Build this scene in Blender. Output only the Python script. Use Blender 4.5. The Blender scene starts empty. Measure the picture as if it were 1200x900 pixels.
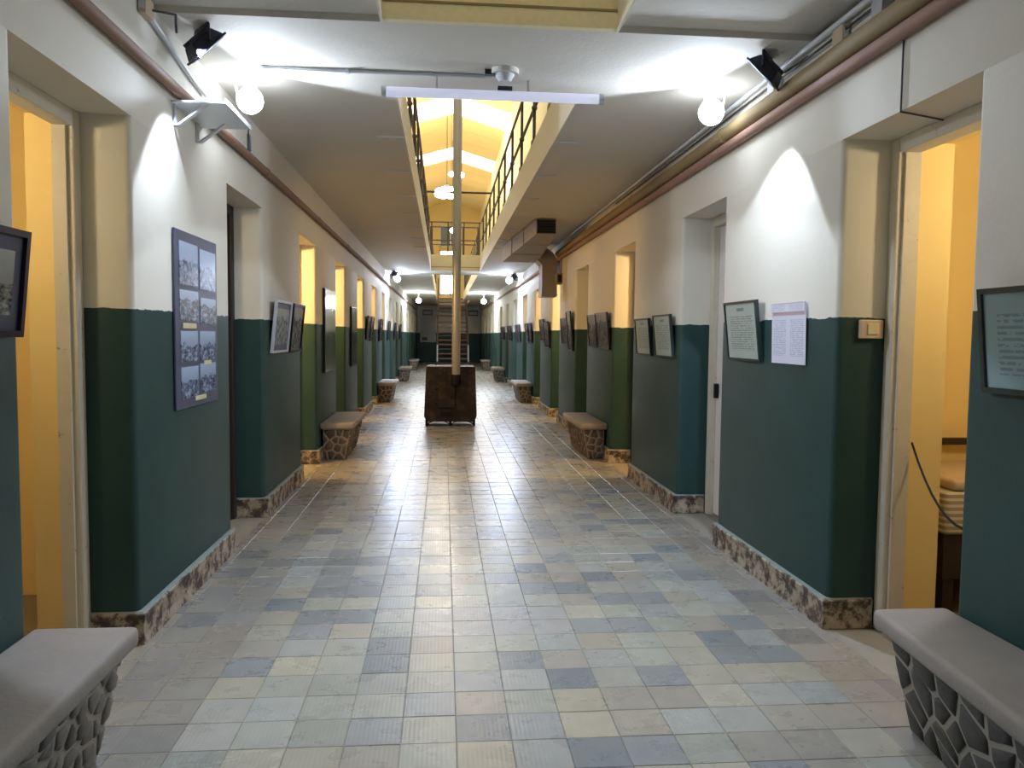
import bpy, bmesh, math, random
from mathutils import Vector, Matrix
random.seed(7)
S = bpy.context.scene
COL = S.collection

# ------------------------------------------------------------------ camera
YAW, PITCH, ROLL, FPX, EYE = 0.0875433, 0.0613696, 0.0104575, 918.53, 1.5
fwd = Vector((math.sin(YAW)*math.cos(PITCH), math.cos(YAW)*math.cos(PITCH), -math.sin(PITCH)))
rt = Vector((math.cos(YAW), -math.sin(YAW), 0)); up = rt.cross(fwd)
r2 = rt*math.cos(ROLL) + up*math.sin(ROLL); u2 = up*math.cos(ROLL) - rt*math.sin(ROLL)
cam = bpy.data.cameras.new('camera'); cam.sensor_width = 36; cam.sensor_fit = 'HORIZONTAL'
cam.lens = FPX/1200*36; cam.clip_start = .05; cam.clip_end = 200
camo = bpy.data.objects.new('camera', cam); COL.objects.link(camo)
camo.matrix_world = Matrix(((r2.x,u2.x,-fwd.x,0),(r2.y,u2.y,-fwd.y,0),(r2.z,u2.z,-fwd.z,EYE),(0,0,0,1)))
S.camera = camo

# ------------------------------------------------------------------ world, exposure, lamps that light the hall
w = bpy.data.worlds.new('world'); S.world = w; w.use_nodes = True
w.node_tree.nodes['Background'].inputs[0].default_value = (.75,.85,1,1)
w.node_tree.nodes['Background'].inputs[1].default_value = 1.0
S.view_settings.view_transform = 'Standard'; S.view_settings.look = 'None'
S.view_settings.exposure = 0.25; S.view_settings.gamma = 1; S.view_settings.use_curve_mapping = False
SKYLIGHT = 2.8          # glow of the daylit roof panes
FLOOD = (.74,.84,1)      # cold LED floodlights
WARM = (1,.80,.48)       # bulbs in the cells
def spot(loc, d, watts, half, blend=.15, col=FLOOD, r=.05):
    l = bpy.data.lights.new('floodlight_beam','SPOT'); l.energy = watts; l.color = col
    l.spot_size = 2*math.radians(half); l.spot_blend = blend; l.shadow_soft_size = r
    o = bpy.data.objects.new('floodlight_beam', l); COL.objects.link(o); o.location = loc
    o.rotation_euler = Vector(d).to_track_quat('-Z','Y').to_euler(); return o
def point(loc, watts, col=WARM, r=.08):
    l = bpy.data.lights.new('bulb_or_fill_light','POINT'); l.energy = watts; l.color = col; l.shadow_soft_size = r
    o = bpy.data.objects.new('bulb_or_fill_light', l); COL.objects.link(o); o.location = loc; return o

# ------------------------------------------------------------------ measures of the place
XL, XR = -1.45, 1.99            # corridor wall faces
XM = .285
P0, PITCHY, OPW = 2.83, 2.655, 1.0   # doorways along the corridor
OPEN_Z, GREEN_Z = 2.5, 1.61
CZ, SLABTOP = 3.1, 3.44
OL, OR = -.33, .905             # light well edges
YB, YE = -7.0, 43.5
NK = 15
def op(k): return P0+PITCHY*k, P0+PITCHY*k+OPW

# ------------------------------------------------------------------ node materials
class N:
    def __init__(s, name):
        s.m = bpy.data.materials.new(name); s.m.use_nodes = True; s.t = s.m.node_tree; s.b = s.t.nodes['Principled BSDF']
    def n(s, typ, **k):
        o = s.t.nodes.new(typ)
        for a, v in k.items(): setattr(o, a, v)
        return o
    def l(s, a, b): s.t.links.new(a, b)
    def val(s, sock, v):
        if hasattr(v, 'is_linked') or isinstance(v, bpy.types.NodeSocket): s.l(v, sock)
        else: sock.default_value = v
    def math(s, op_, a, b=0.0, c=None):
        o = s.n('ShaderNodeMath', operation=op_); s.val(o.inputs[0], a); s.val(o.inputs[1], b)
        if c is not None: s.val(o.inputs[2], c)
        return o.outputs[0]
    def mix(s, f, a, b):
        o = s.n('ShaderNodeMix', data_type='RGBA'); s.val(o.inputs[0], f)
        s.val(o.inputs[6], a if not isinstance(a, tuple) else (*a[:3],1)); s.val(o.inputs[7], b if not isinstance(b, tuple) else (*b[:3],1))
        return o.outputs[2]
    def pos(s):
        g = s.n('ShaderNodeNewGeometry'); x = s.n('ShaderNodeSeparateXYZ'); s.l(g.outputs['Position'], x.inputs[0]); return g.outputs['Position'], x.outputs
    def gen(s):
        g = s.n('ShaderNodeTexCoord'); x = s.n('ShaderNodeSeparateXYZ'); s.l(g.outputs['Generated'], x.inputs[0]); return g.outputs['Generated'], x.outputs
    def noise(s, vec, scale, detail=4, rough=.55, col=False):
        o = s.n('ShaderNodeTexNoise'); s.val(o.inputs['Scale'], scale); o.inputs['Detail'].default_value = detail; o.inputs['Roughness'].default_value = rough
        if vec is not None: s.l(vec, o.inputs['Vector'])
        return o.outputs['Color' if col else 'Fac']
    def ramp(s, f, *stops):
        o = s.n('ShaderNodeValToRGB'); s.l(f, o.inputs[0]); e = o.color_ramp.elements
        while len(e) < len(stops): e.new(.5)
        for q, (p_, c) in zip(e, stops):
            q.position = p_; q.color = (*c,1) if isinstance(c, tuple) else (c,c,c,1)
        return o.outputs[0]
    def bump(s, h, strength=.3, dist=.01):
        o = s.n('ShaderNodeBump'); o.inputs['Strength'].default_value = strength; o.inputs['Distance'].default_value = dist; s.l(h, o.inputs['Height']); s.l(o.outputs[0], s.b.inputs['Normal'])
    def col(s, c): s.val(s.b.inputs['Base Color'], (*c[:3],1) if isinstance(c, tuple) else c)
    def rough(s, r): s.val(s.b.inputs['Roughness'], r)
def srgb(h):
    h = h.lstrip('#'); return tuple(((c/12.92) if c <= .04045 else ((c+.055)/1.055)**2.4) for c in (int(h[i:i+2],16)/255 for i in (0,2,4)))
def plain(name, c, rough=.6, metal=0, var=.12, scale=30, bump=.1, spec=.5):
    n = N(name); c = srgb(c) if isinstance(c, str) else c
    p, _ = n.pos(); f = n.noise(p, scale)
    n.col(n.mix(f, tuple(x*(1-var) for x in c), tuple(min(1,x*(1+var)) for x in c))); n.rough(rough); n.b.inputs['Metallic'].default_value = metal
    n.b.inputs['Specular IOR Level'].default_value = spec
    if bump: n.bump(f, bump, .004)
    return n.m
def emit(name, c, s):
    n = N(name); n.col((.8,.8,.8)); n.b.inputs['Emission Color'].default_value = (*c,1); n.b.inputs['Emission Strength'].default_value = s; return n.m
MT = {}
def wall_paint():
    n = N('two_tone_wall_paint'); p, x = n.pos()
    big = n.noise(p, 1.3, 5); fine = n.noise(p, 60, 3); edge = n.noise(p, 9, 3)
    cream = n.mix(big, srgb('dad7ca'), srgb('e6e4dc'))
    stain = n.math('GREATER_THAN', n.noise(p, 7, 6, .7), .71)
    cream = n.mix(n.math('MULTIPLY', stain, .25), cream, srgb('b9ad94'))
    green = n.mix(n.noise(p, 2.2, 6), srgb('223c3c'), srgb('355250'))
    sc = n.math('GREATER_THAN', n.noise(p, 16, 7, .75), .735)
    green = n.mix(n.math('MULTIPLY', sc, .35), green, srgb('8fa19c'))
    zz = n.math('ADD', x[2], n.math('MULTIPLY', n.math('SUBTRACT', edge, .5), .03))
    f = n.math('GREATER_THAN', zz, GREEN_Z)
    n.col(n.mix(f, green, cream)); n.rough(n.math('ADD', n.math('MULTIPLY', f, .18), .48))
    n.b.inputs['Specular IOR Level'].default_value = .25
    n.bump(n.math('ADD', fine, n.math('MULTIPLY', big, 2)), .12, .006); return n.m
def ceil_paint():
    n = N('ceiling_plaster'); p, x = n.pos(); a = n.noise(p, 1.1, 6, .6); b = n.noise(p, 40, 3)
    n.col(n.mix(a, srgb('d3cfc5'), srgb('e2dfd7'))); n.rough(.8); n.bump(n.math('ADD', n.noise(p, 14, 4), b), .25, .006); return n.m
def base_mat():
    n = N('chipped_plaster_base'); p, x = n.pos()
    a = n.noise(p, 11, 7, .72); b = n.noise(p, 5, 5, .6)
    c = n.ramp(a, (.40, srgb('4a403c')), (.47, srgb('6e625a')), (.52, srgb('a79c8a')), (.7, srgb('c2bbac')))
    g = n.math('GREATER_THAN', n.math('ADD', x[2], n.math('MULTIPLY', b, .03)), .167)
    n.col(n.mix(g, c, srgb('8b9896'))); n.rough(.85); n.bump(a, .7, .02); return n.m
def tile_mat(attr):
    n = N('ribbed_cement_tile' if attr else 'ribbed_cement_tile_single'); p, x = n.pos()
    if attr:
        a = n.n('ShaderNodeVertexColor'); a.layer_name = 'tint'; c = a.outputs[0]
    else:
        a = n.n('ShaderNodeObjectInfo'); c = a.outputs['Color']
    f = n.noise(p, 9, 6, .65); g = n.noise(p, 55, 4, .6)
    m = n.n('ShaderNodeMix', data_type='RGBA', blend_type='MULTIPLY'); m.inputs[0].default_value = 1
    n.l(c, m.inputs[6]); n.l(n.ramp(f, (.25,(.86,.85,.84)), (.75,(1.07,1.07,1.06))), m.inputs[7])
    spots = n.math('GREATER_THAN', n.noise(p, 23, 6, .7), .70)
    n.col(n.mix(n.math('MULTIPLY', spots, .12), m.outputs[2], srgb('c9c4b4')))
    n.rough(n.ramp(n.noise(p, 6, 5, .6), (.3,.24), (.7,.34)))
    n.b.inputs['Specular IOR Level'].default_value = .5
    rib = n.math('SINE', n.math('MULTIPLY', x[0], 2*math.pi/.0171))
    n.bump(n.math('ADD', n.math('MULTIPLY', rib, .5), n.math('MULTIPLY', g, .35)), 0.06, .004); return n.m
def stone_mat(name, cs):
    n = N(name); p, _ = n.pos(); o = n.n('ShaderNodeObjectInfo')
    f = n.noise(p, 18, 6, .65)
    c = n.mix(o.outputs['Random'], srgb(cs[0]), srgb(cs[1])); c = n.mix(n.math('MULTIPLY', f, .6), c, srgb(cs[2]))
    n.col(c); n.rough(.7); n.bump(f, .5, .01); return n.m
def concrete(name, a, b):
    n = N(name); p, _ = n.pos(); f = n.noise(p, 5, 6, .65); g = n.noise(p, 70, 3)
    n.col(n.mix(f, srgb(a), srgb(b))); n.rough(.72); n.bump(n.math('ADD', f, g), .3, .006); return n.m
def yellow_paint():
    n = N('yellow_wall_paint'); p, x = n.pos(); f = n.noise(p, 1.5, 4)
    n.col(n.mix(f, srgb('e7cc88'), srgb('f0d99b'))); n.rough(.7); n.bump(n.noise(p, 50, 3), .12, .004); return n.m
def photo_mat(i, sky='aebdc6', dark='23262b', mid='6d757c', hor=.55):
    n = N('printed_photograph'); g, x = n.gen(); mp = n.n('ShaderNodeMapping'); n.l(g, mp.inputs[0]); mp.inputs['Location'].default_value = (i*3.7, i*1.3, i*2.1); mp.inputs['Scale'].default_value = (.01,1,1)
    f = n.noise(mp.outputs[0], 6.5, 6, .7); h = n.noise(mp.outputs[0], 3, 3)
    ground = n.ramp(f, (.40, srgb(dark)), (.52, srgb(mid)), (.66, srgb(sky)))
    s = n.math('GREATER_THAN', n.math('ADD', x[2], n.math('MULTIPLY', n.math('SUBTRACT', h, .5), .6)), hor)
    n.col(n.mix(s, ground, n.mix(x[2], srgb(mid), srgb(sky)))); n.rough(.25); n.b.inputs['Specular IOR Level'].default_value = .6; return n.m
def text_mat(i, paper='c3cfc8', ink='5d6a68', lines=22, head=None, cols=1):
    n = N('printed_text_sheet'); g, x = n.gen(); mp = n.n('ShaderNodeMapping'); n.l(g, mp.inputs[0]); mp.inputs['Location'].default_value = (i*2.7, i*1.9, 0); mp.inputs['Scale'].default_value = (.01,26,lines*1.02)
    v = x[2]; u = x[1]
    fr = n.math('FRACT', n.math('MULTIPLY', v, lines)); ln = n.math('LESS_THAN', fr, .5)
    wd = n.math('GREATER_THAN', n.noise(mp.outputs[0], 1.0, 1), .42)
    if cols == 2: u = n.math('FRACT', n.math('MULTIPLY', u, 2))
    inx = n.math('MULTIPLY', n.math('GREATER_THAN', u, .12), n.math('LESS_THAN', u, .88))
    iny = n.math('MULTIPLY', n.math('GREATER_THAN', v, .14), n.math('LESS_THAN', v, .78))
    f = n.math('MULTIPLY', n.math('MULTIPLY', ln, wd), n.math('MULTIPLY', inx, iny))
    c = n.mix(n.math('MULTIPLY', f, .75), srgb(paper), srgb(ink))
    if head:
        hh = n.math('MULTIPLY', n.math('GREATER_THAN', v, head[0]), n.math('LESS_THAN', v, head[1]))
        hw = n.math('MULTIPLY', n.math('GREATER_THAN', x[1], head[2]), n.math('LESS_THAN', x[1], head[3]))
        c = n.mix(n.math('MULTIPLY', n.math('MULTIPLY', hh, hw), n.math('MULTIPLY_ADD', n.noise(mp.outputs[0], 1.7, 2), .8, .25)), c, srgb(head[4]))
    n.col(c); n.rough(.3); return n.m
def rust_mat():
    n = N('blackened_stove_iron'); p, _ = n.pos(); f = n.noise(p, 6, 7, .7)
    n.col(n.ramp(f, (.3, srgb('1d1a19')), (.5, srgb('322a26')), (.65, srgb('54453a')), (.8, srgb('6b625c')))); n.rough(.6); n.b.inputs['Metallic'].default_value = .3; n.bump(f, .5, .01); return n.m
def old_white():
    n = N('chipped_white_frame_paint'); p, _ = n.pos(); f = n.noise(p, 14, 7, .75)
    c = n.ramp(f, (.0, srgb('d9d4c8')), (.64, srgb('cfc8b8')), (.67, srgb('8a7a66')), (.75, srgb('5a4d42')))
    n.col(c); n.rough(.55); n.bump(f, .3, .006); return n.m
def stripes_mat():
    n = N('striped_mattress_ticking'); p, x = n.pos(); s = n.math('GREATER_THAN', n.math('SINE', n.math('MULTIPLY', x[2], 2*math.pi/.034)), .2)
    n.col(n.mix(s, srgb('a59a86'), srgb('d8d0bd'))); n.rough(.9); n.bump(s, .3, .01); return n.m
MT['wall'] = wall_paint(); MT['ceil'] = ceil_paint(); MT['base'] = base_mat(); MT['tileS'] = tile_mat(True); MT['tile1'] = tile_mat(False)
MT['grout'] = concrete('grey_grout','8b8a84','a5a39b'); MT['slab'] = concrete('bench_concrete','827c77','9d9791'); MT['mortar'] = concrete('bench_mortar','8a837b','aaa298')
MT['stoneD'] = stone_mat('dark_field_stone', ('2f3230','4a4a46','5c5a55')); MT['stoneL'] = stone_mat('pale_field_stone', ('77736c','9b958f','4d4a42')); MT['stoneM'] = stone_mat('brown_field_stone', ('40362f','5d5048','766a60'))
MT['yellow'] = yellow_paint(); MT['fascia'] = plain('cream_fascia_paint','efe6c0',.6); MT['fasciaw'] = plain('white_edge_paint','e4dfd0',.6)
MT['white'] = plain('white_metal','d4d8de',.4,0,.04); MT['oldw'] = old_white(); MT['door'] = plain('white_door_paint','dcd8d6',.5,0,.06,12)
MT['pipeb'] = plain('brown_pipe_paint','8d6f5e',.75); MT['pipet'] = plain('tan_pipe_paint','94805c',.75); MT['pipep'] = plain('pinkish_brown_pipe_paint','a07f70',.75)
MT['black'] = plain('black_flood_metal','1b1b2c',.45,.2); MT['dark'] = plain('dark_frame','1c1a20',.35); MT['darkg'] = plain('dark_green_frame','2b3a38',.4); MT['purple'] = plain('dark_violet_frame','241a33',.35)
MT['mat'] = plain('blue_grey_mount','50566c',.5); MT['rail'] = plain('grey_brown_rail_iron','4f4a4a',.5,.4); MT['steel'] = plain('galvanised_flue_steel','b4b5b8',.34,.35,.06); MT['stove'] = rust_mat(); MT['iron'] = plain('black_cast_iron','1a1818',.6,.4)
MT['duct'] = plain('beige_grey_duct','9c938d',.55,.15,.05); MT['grille'] = plain('black_grille','0f1014',.5); MT['cable'] = plain('dark_cable','3a3436',.6); MT['cablew'] = plain('white_cable','c9ccd2',.5)
MT['wood'] = plain('dark_stair_wood','4b3a33',.5,0,.25,18); MT['leaf'] = plain('dark_door_edge','2a2725',.6); MT['dwood'] = plain('dark_bed_wood','2a1f19',.6); MT['mattress'] = stripes_mat()
MT['cfloor'] = concrete('cell_floor','7a746a','8f887c'); MT['beige'] = plain('beige_plastic','cbb79c',.45,0,.05); MT['caption'] = plain('cream_caption_card','cfc7a0',.6); MT['board'] = plain('dark_blue_grey_board','4b536b',.4); MT['glasspanel'] = plain('glossy_grey_panel','5c6b72',.12)
MT['tread'] = plain('worn_tread','7a5a48',.5,0,.25,18); MT['sign'] = plain('white_sign_board','c2c6c4',.5)
MT['skylight'] = emit('daylit_roof_pane',(1,.97,.95),SKYLIGHT); MT['window'] = emit('daylit_window_pane',(.9,.97,1),5); MT['led'] = emit('lit_floodlight_lens',(.85,.92,1),18); MT['ledf'] = emit('distant_floodlight_lens',(.76,.85,1),90); MT['bulb'] = emit('lit_lamp_globe',(1,.93,.9),40); MT['tube'] = emit('faint_tube_glow',(.66,.7,1),.42); MT['off'] = plain('unlit_lens','9fa3c4',.15)

# ------------------------------------------------------------------ mesh builder
WL = {}
class B:
    def __init__(s): s.v = []; s.f = []; s.mi = []
    def add(s, vs, fs, mi=0):
        o = len(s.v); s.v += [Vector(q) for q in vs]; s.f += [tuple(o+i for i in f) for f in fs]; s.mi += [mi]*len(fs); return s
    def box(s, x0,x1,y0,y1,z0,z1, mi=0):
        return s.add([(x0,y0,z0),(x1,y0,z0),(x1,y1,z0),(x0,y1,z0),(x0,y0,z1),(x1,y0,z1),(x1,y1,z1),(x0,y1,z1)], [(3,2,1,0),(4,5,6,7),(0,1,5,4),(1,2,6,5),(2,3,7,6),(3,0,4,7)], mi)
    def hexa(s, vs): return s.add(vs, [(3,2,1,0),(4,5,6,7),(0,1,5,4),(1,2,6,5),(2,3,7,6),(3,0,4,7)])
    def cyl(s, a, b, r, n=12, r2=None, cap=True):
        a, b = Vector(a), Vector(b); d = (b-a).normalized(); t = Vector((0,0,1)) if abs(d.z) < .9 else Vector((1,0,0)); e = d.cross(t).normalized(); g = d.cross(e); r2 = r if r2 is None else r2
        vs = [a+(e*math.cos(2*math.pi*i/n)+g*math.sin(2*math.pi*i/n))*r for i in range(n)]+[b+(e*math.cos(2*math.pi*i/n)+g*math.sin(2*math.pi*i/n))*r2 for i in range(n)]
        fs = [(i,(i+1)%n,n+(i+1)%n,n+i) for i in range(n)]
        if cap: fs += [tuple(reversed(range(n))), tuple(range(n,2*n))]
        return s.add(vs, fs)
    def tube(s, pts, r, n=8):
        for a, b in zip(pts, pts[1:]): s.cyl(a, b, r, n)
        for q in pts[1:-1]: s.ball(q, r, 6, 4)
        return s
    def ball(s, c, r, n=14, m=8, sz=1):
        c = Vector(c); vs = [c+Vector((0,0,r*sz))]+[c+Vector((r*math.sin(math.pi*j/m)*math.cos(2*math.pi*i/n), r*math.sin(math.pi*j/m)*math.sin(2*math.pi*i/n), sz*r*math.cos(math.pi*j/m))) for j in range(1,m) for i in range(n)]+[c-Vector((0,0,r*sz))]
        fs = [(0,1+i,1+(i+1)%n) for i in range(n)]
        for j in range(m-2): fs += [(1+j*n+i,1+(j+1)*n+i,1+(j+1)*n+(i+1)%n,1+j*n+(i+1)%n) for i in range(n)]
        e = len(vs)-1; fs += [(e,1+(m-2)*n+(i+1)%n,1+(m-2)*n+i) for i in range(n)]
        return s.add(vs, fs)
    def prism(s, prof, axis, a, b):            # 2D profile extruded along an axis
        n = len(prof)
        def P(q, t): return (t,q[0],q[1]) if axis == 'x' else (q[0],t,q[1]) if axis == 'y' else (q[0],q[1],t)
        return s.add([P(q,a) for q in prof]+[P(q,b) for q in prof], [(i,(i+1)%n,n+(i+1)%n,n+i) for i in range(n)]+[tuple(reversed(range(n))),tuple(range(n,2*n))])
    def obj(s, name, mat, parent=None, bevel=0, seg=2, smooth=False, edges=None, fix=True):
        me = bpy.data.meshes.new(name)
        if parent is not None: L = WL[parent.name]
        else:
            xs = [q.x for q in s.v]; ys = [q.y for q in s.v]; L = Vector(((min(xs)+max(xs))/2,(min(ys)+max(ys))/2,min(q.z for q in s.v)))
        me.from_pydata([q-L for q in s.v], [], s.f)
        bm = bmesh.new(); bm.from_mesh(me)
        if fix: bmesh.ops.recalc_face_normals(bm, faces=bm.faces)
        if bevel:
            es = [e for e in bm.edges if edges is None or edges(e)]
            bmesh.ops.bevel(bm, geom=es, offset=bevel, segments=seg, affect='EDGES', profile=.5)
        bm.to_mesh(me); bm.free()
        for m in (mat if isinstance(mat, (list,tuple)) else [mat]): me.materials.append(MT[m])
        if isinstance(mat, (list,tuple)) and not bevel:
            for p_, i in zip(me.polygons, s.mi): p_.material_index = i
        if smooth:
            for p_ in me.polygons: p_.use_smooth = True
            if smooth != 'all': me.set_sharp_from_angle(angle=math.radians(40))
        o = bpy.data.objects.new(name, me); COL.objects.link(o)
        if parent is not None: o.parent = parent; WL[o.name] = L
        else: o.location = L; WL[o.name] = L
        return o
def bx(*a): return B().box(*a)
def tag(o, label=None, cat=None, group=None, kind=None):
    if label: o['label'] = label
    if cat: o['category'] = cat
    if group: o['group'] = group
    if kind: o['kind'] = kind
    return o
def empty(name, loc, label=None, cat=None, group=None, kind=None):
    o = bpy.data.objects.new(name, None); COL.objects.link(o); o.location = loc; o.empty_display_size = .1; WL[o.name] = Vector(loc)
    return tag(o, label, cat, group, kind)
def struct(name, b, mat, **k): return tag(b.obj(name, mat, **k), kind='structure')

# ------------------------------------------------------------------ floor
TP = .205; JX, JY = .055, 2.61
PAL = ['a9aba6','adaea8','a5a8a3','a6a8a7','aeaca2','9ca0a4','93979c','8d9196','b1ada0','a39f9a','a7aaaa','acaca9','aba79e','848c93','8a9197']
flo = struct('floor', bx(XL-3.2, XR+3.2, YB, YE+.5, -.2, -.0045), 'grout')
def tint(cx, cy):
    c = srgb(random.choice(PAL)); c = (c[0]*.95, c[1]*.985, c[2]*.985); k = random.uniform(.92,1.06)
    if (-.12 < cx < .62 and 3.75 < cy < 4.35): c, k = srgb('a6a8a9'), random.uniform(.97,1.02)
    if abs(cx-XM) > 1.35: c = tuple(a*.5+b*.5 for a, b in zip(c, srgb('8f8780')))
    return tuple(min(1,a*k) for a in c)
def tile_geo(b, x0, x1, y0, y1, dz=0, e=.0022):
    b.add([(x0,y0,-.03),(x1,y0,-.03),(x1,y1,-.03),(x0,y1,-.03),(x0,y0,dz-e),(x1,y0,dz-e),(x1,y1,dz-e),(x0,y1,dz-e),(x0+e,y0+e,dz),(x1-e,y0+e,dz),(x1-e,y1-e,dz),(x0+e,y1-e,dz)],
          [(0,1,5,4),(1,2,6,5),(2,3,7,6),(3,0,4,7),(4,5,9,8),(5,6,10,9),(6,7,11,10),(7,4,8,11),(8,9,10,11)])
tm = {}
stuff = B(); stint = []
g = .0011; placed = 0
i0, i1 = math.floor((XL-JX)/TP), math.ceil((XR-JX)/TP)
j0, j1 = math.floor((YB-JY)/TP), math.ceil((YE-JY)/TP)
cells = []
for j in range(j0, j1):
    for i in range(i0, i1):
        x0, x1 = max(XL, JX+i*TP), min(XR, JX+(i+1)*TP); y0 = JY+j*TP; y1 = min(YE, y0+TP)
        if x1-x0 < .02 or y1-y0 < .02: continue
        near = 0 <= j and placed < 300
        dz = random.uniform(-.0012,.0008)
        if near:
            key = (round(x1-x0,3), round(y1-y0,3))
            if key not in tm:
                b = B(); tile_geo(b, -(x1-x0)/2+g, (x1-x0)/2-g, -(y1-y0)/2+g, (y1-y0)/2-g)
                me = bpy.data.meshes.new('floor_tile'); me.from_pydata(b.v, [], b.f); me.materials.append(MT['tile1']); tm[key] = me
            o = bpy.data.objects.new('floor_tile', tm[key]); COL.objects.link(o); o.parent = flo
            o.location = Vector(((x0+x1)/2,(y0+y1)/2,dz))-WL[flo.name]; o.color = (*tint((x0+x1)/2,(y0+y1)/2),1); o.rotation_euler = (random.uniform(-.004,.004),random.uniform(-.004,.004),0); placed += 1
        else:
            tile_geo(stuff, x0+g, x1-g, y0+g, y1-g, dz); stint += [tint((x0+x1)/2,(y0+y1)/2)]*9
so = stuff.obj('floor_tile_field', 'tileS', flo, fix=False); so['kind'] = 'stuff'; so['label'] = 'worn ribbed cement floor tiles beyond the nearest rows'
ca = so.data.color_attributes.new('tint','FLOAT_COLOR','CORNER')
for p_, c in zip(so.data.polygons, stint):
    for li in p_.loop_indices: ca.data[li].color = (*c,1)

# ------------------------------------------------------------------ walls with doorways
TH = {-1: .45, 1: .57}
def side_x(s, d): return (XL-d) if s < 0 else (XR+d)       # d = depth into the wall
def xr(s, d0, d1): return tuple(sorted((side_x(s,d0), side_x(s,d1))))
for s, nm in ((-1,'left'),(1,'right')):
    root = empty('wall_'+nm, (side_x(s,0), YE/2, 0), kind='structure')
    T = TH[s]; a, c = xr(s, 0, T)
    edges = [YB]+[v for k in range(NK) for v in op(k)]+[YE]
    for q in range(0, len(edges), 2):
        bx(a, c, edges[q], edges[q+1], 0, OPEN_Z).obj('pier', 'wall', root, bevel=.03, seg=3, smooth=True, edges=lambda e: abs(e.verts[0].co.z-e.verts[1].co.z) > 1)
    bx(a, c, YB, YE, OPEN_Z, CZ).obj('lintel', 'wall', root)
    # plinth along the foot of every pier
    br = empty('baseboard_'+nm, (side_x(s,0), YE/2, 0), kind='structure')
    for q in range(0, len(edges), 2):
        if edges[q] > 36: continue
        y0, y1 = edges[q], edges[q+1]; x0, x1 = xr(s, -.03, .26); b = B()
        n = max(4, int((y1-y0)/.09)) if edges[q] < 20 else 5
        prof = []                                           # plan outline, then rings in height with a rough face
        face = side_x(s,-.03); back = side_x(s,.24)
        plan = [(back, y0-.012)]+[(face, y0-.012+(y1-y0+.024)*t/n) for t in range(n+1)]+[(back, y1+.012)]
        hs = (0,.05,.10,.145,.16); m = len(plan); vs = []
        for hi, h in enumerate(hs):
            for t, (px, py) in enumerate(plan):
                j = random.uniform(0,.010) if 0 < hi < 3 else (.012 if hi == 4 else 0)
                if 0 < t < m-1: px += s*j
                vs.append((px, py+(j if py < (y0+y1)/2 else -j)*(1 if t in (0,1,m-2,m-1) else 0), h))
        fs = [(hi*m+t, hi*m+t+1, (hi+1)*m+t+1, (hi+1)*m+t) for hi in range(len(hs)-1) for t in range(m-1)]+[tuple((len(hs)-1)*m+t for t in range(m))]
        b.add(vs, fs).obj('plinth', 'base', br)

# ------------------------------------------------------------------ cells behind the doorways
for s, nm in ((-1,'left'),(1,'right')):
    T = TH[s]; D = 2.35
    b = B(); x0, x1 = xr(s, T+D, T+D+.12); b.box(x0, x1, YB, YE, 0, CZ); back = struct('wall_cells_'+nm, b, 'yellow')
    x0, x1 = xr(s, T, T+D)
    for k in range(-1, NK+1):
        yc = P0+PITCHY*k-.8275
        if yc > YB+.3 and yc < YE: bx(x0, x1, yc-.06, yc+.06, 0, CZ).obj('partition', 'yellow', back)
    a, c = xr(s, T, T+.012)
    edges = [YB]+[v for k in range(NK) for v in op(k)]+[YE]
    for q in range(0, len(edges), 2): bx(a, c, edges[q], edges[q+1], 0, OPEN_Z).obj('inner_lining', 'yellow', back)
    x0, x1 = xr(s, .24, T+D); bx(x0, x1, YB, YE, -.004, -.002).obj('cell_floor', 'cfloor', back)
    x0, x1 = xr(s, T, T+D); bx(x0, x1, YB, YE, CZ, CZ+.1).obj('cell_ceiling', 'yellow', back)
    LIT = {(-1,0):12,(-1,1):7,(-1,2):75,(-1,3):60,(-1,4):60,(-1,5):40,(1,0):16,(1,2):45,(1,3):14,(1,4):55,(1,5):40,(1,6):20,(-1,6):20}
    for k in range(7):
        wv = LIT.get((s,k),0)
        if wv and s > 0 and k == 3: point((side_x(s, T+1.0), op(k)[0]+.45, 2.65), wv)
        elif wv: point((side_x(s, T+.5), op(k)[0]+.16, 2.3), wv*1.7, WARM if k < 2 else (1,.62,.22) if s < 0 else (1,.70,.32))
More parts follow.
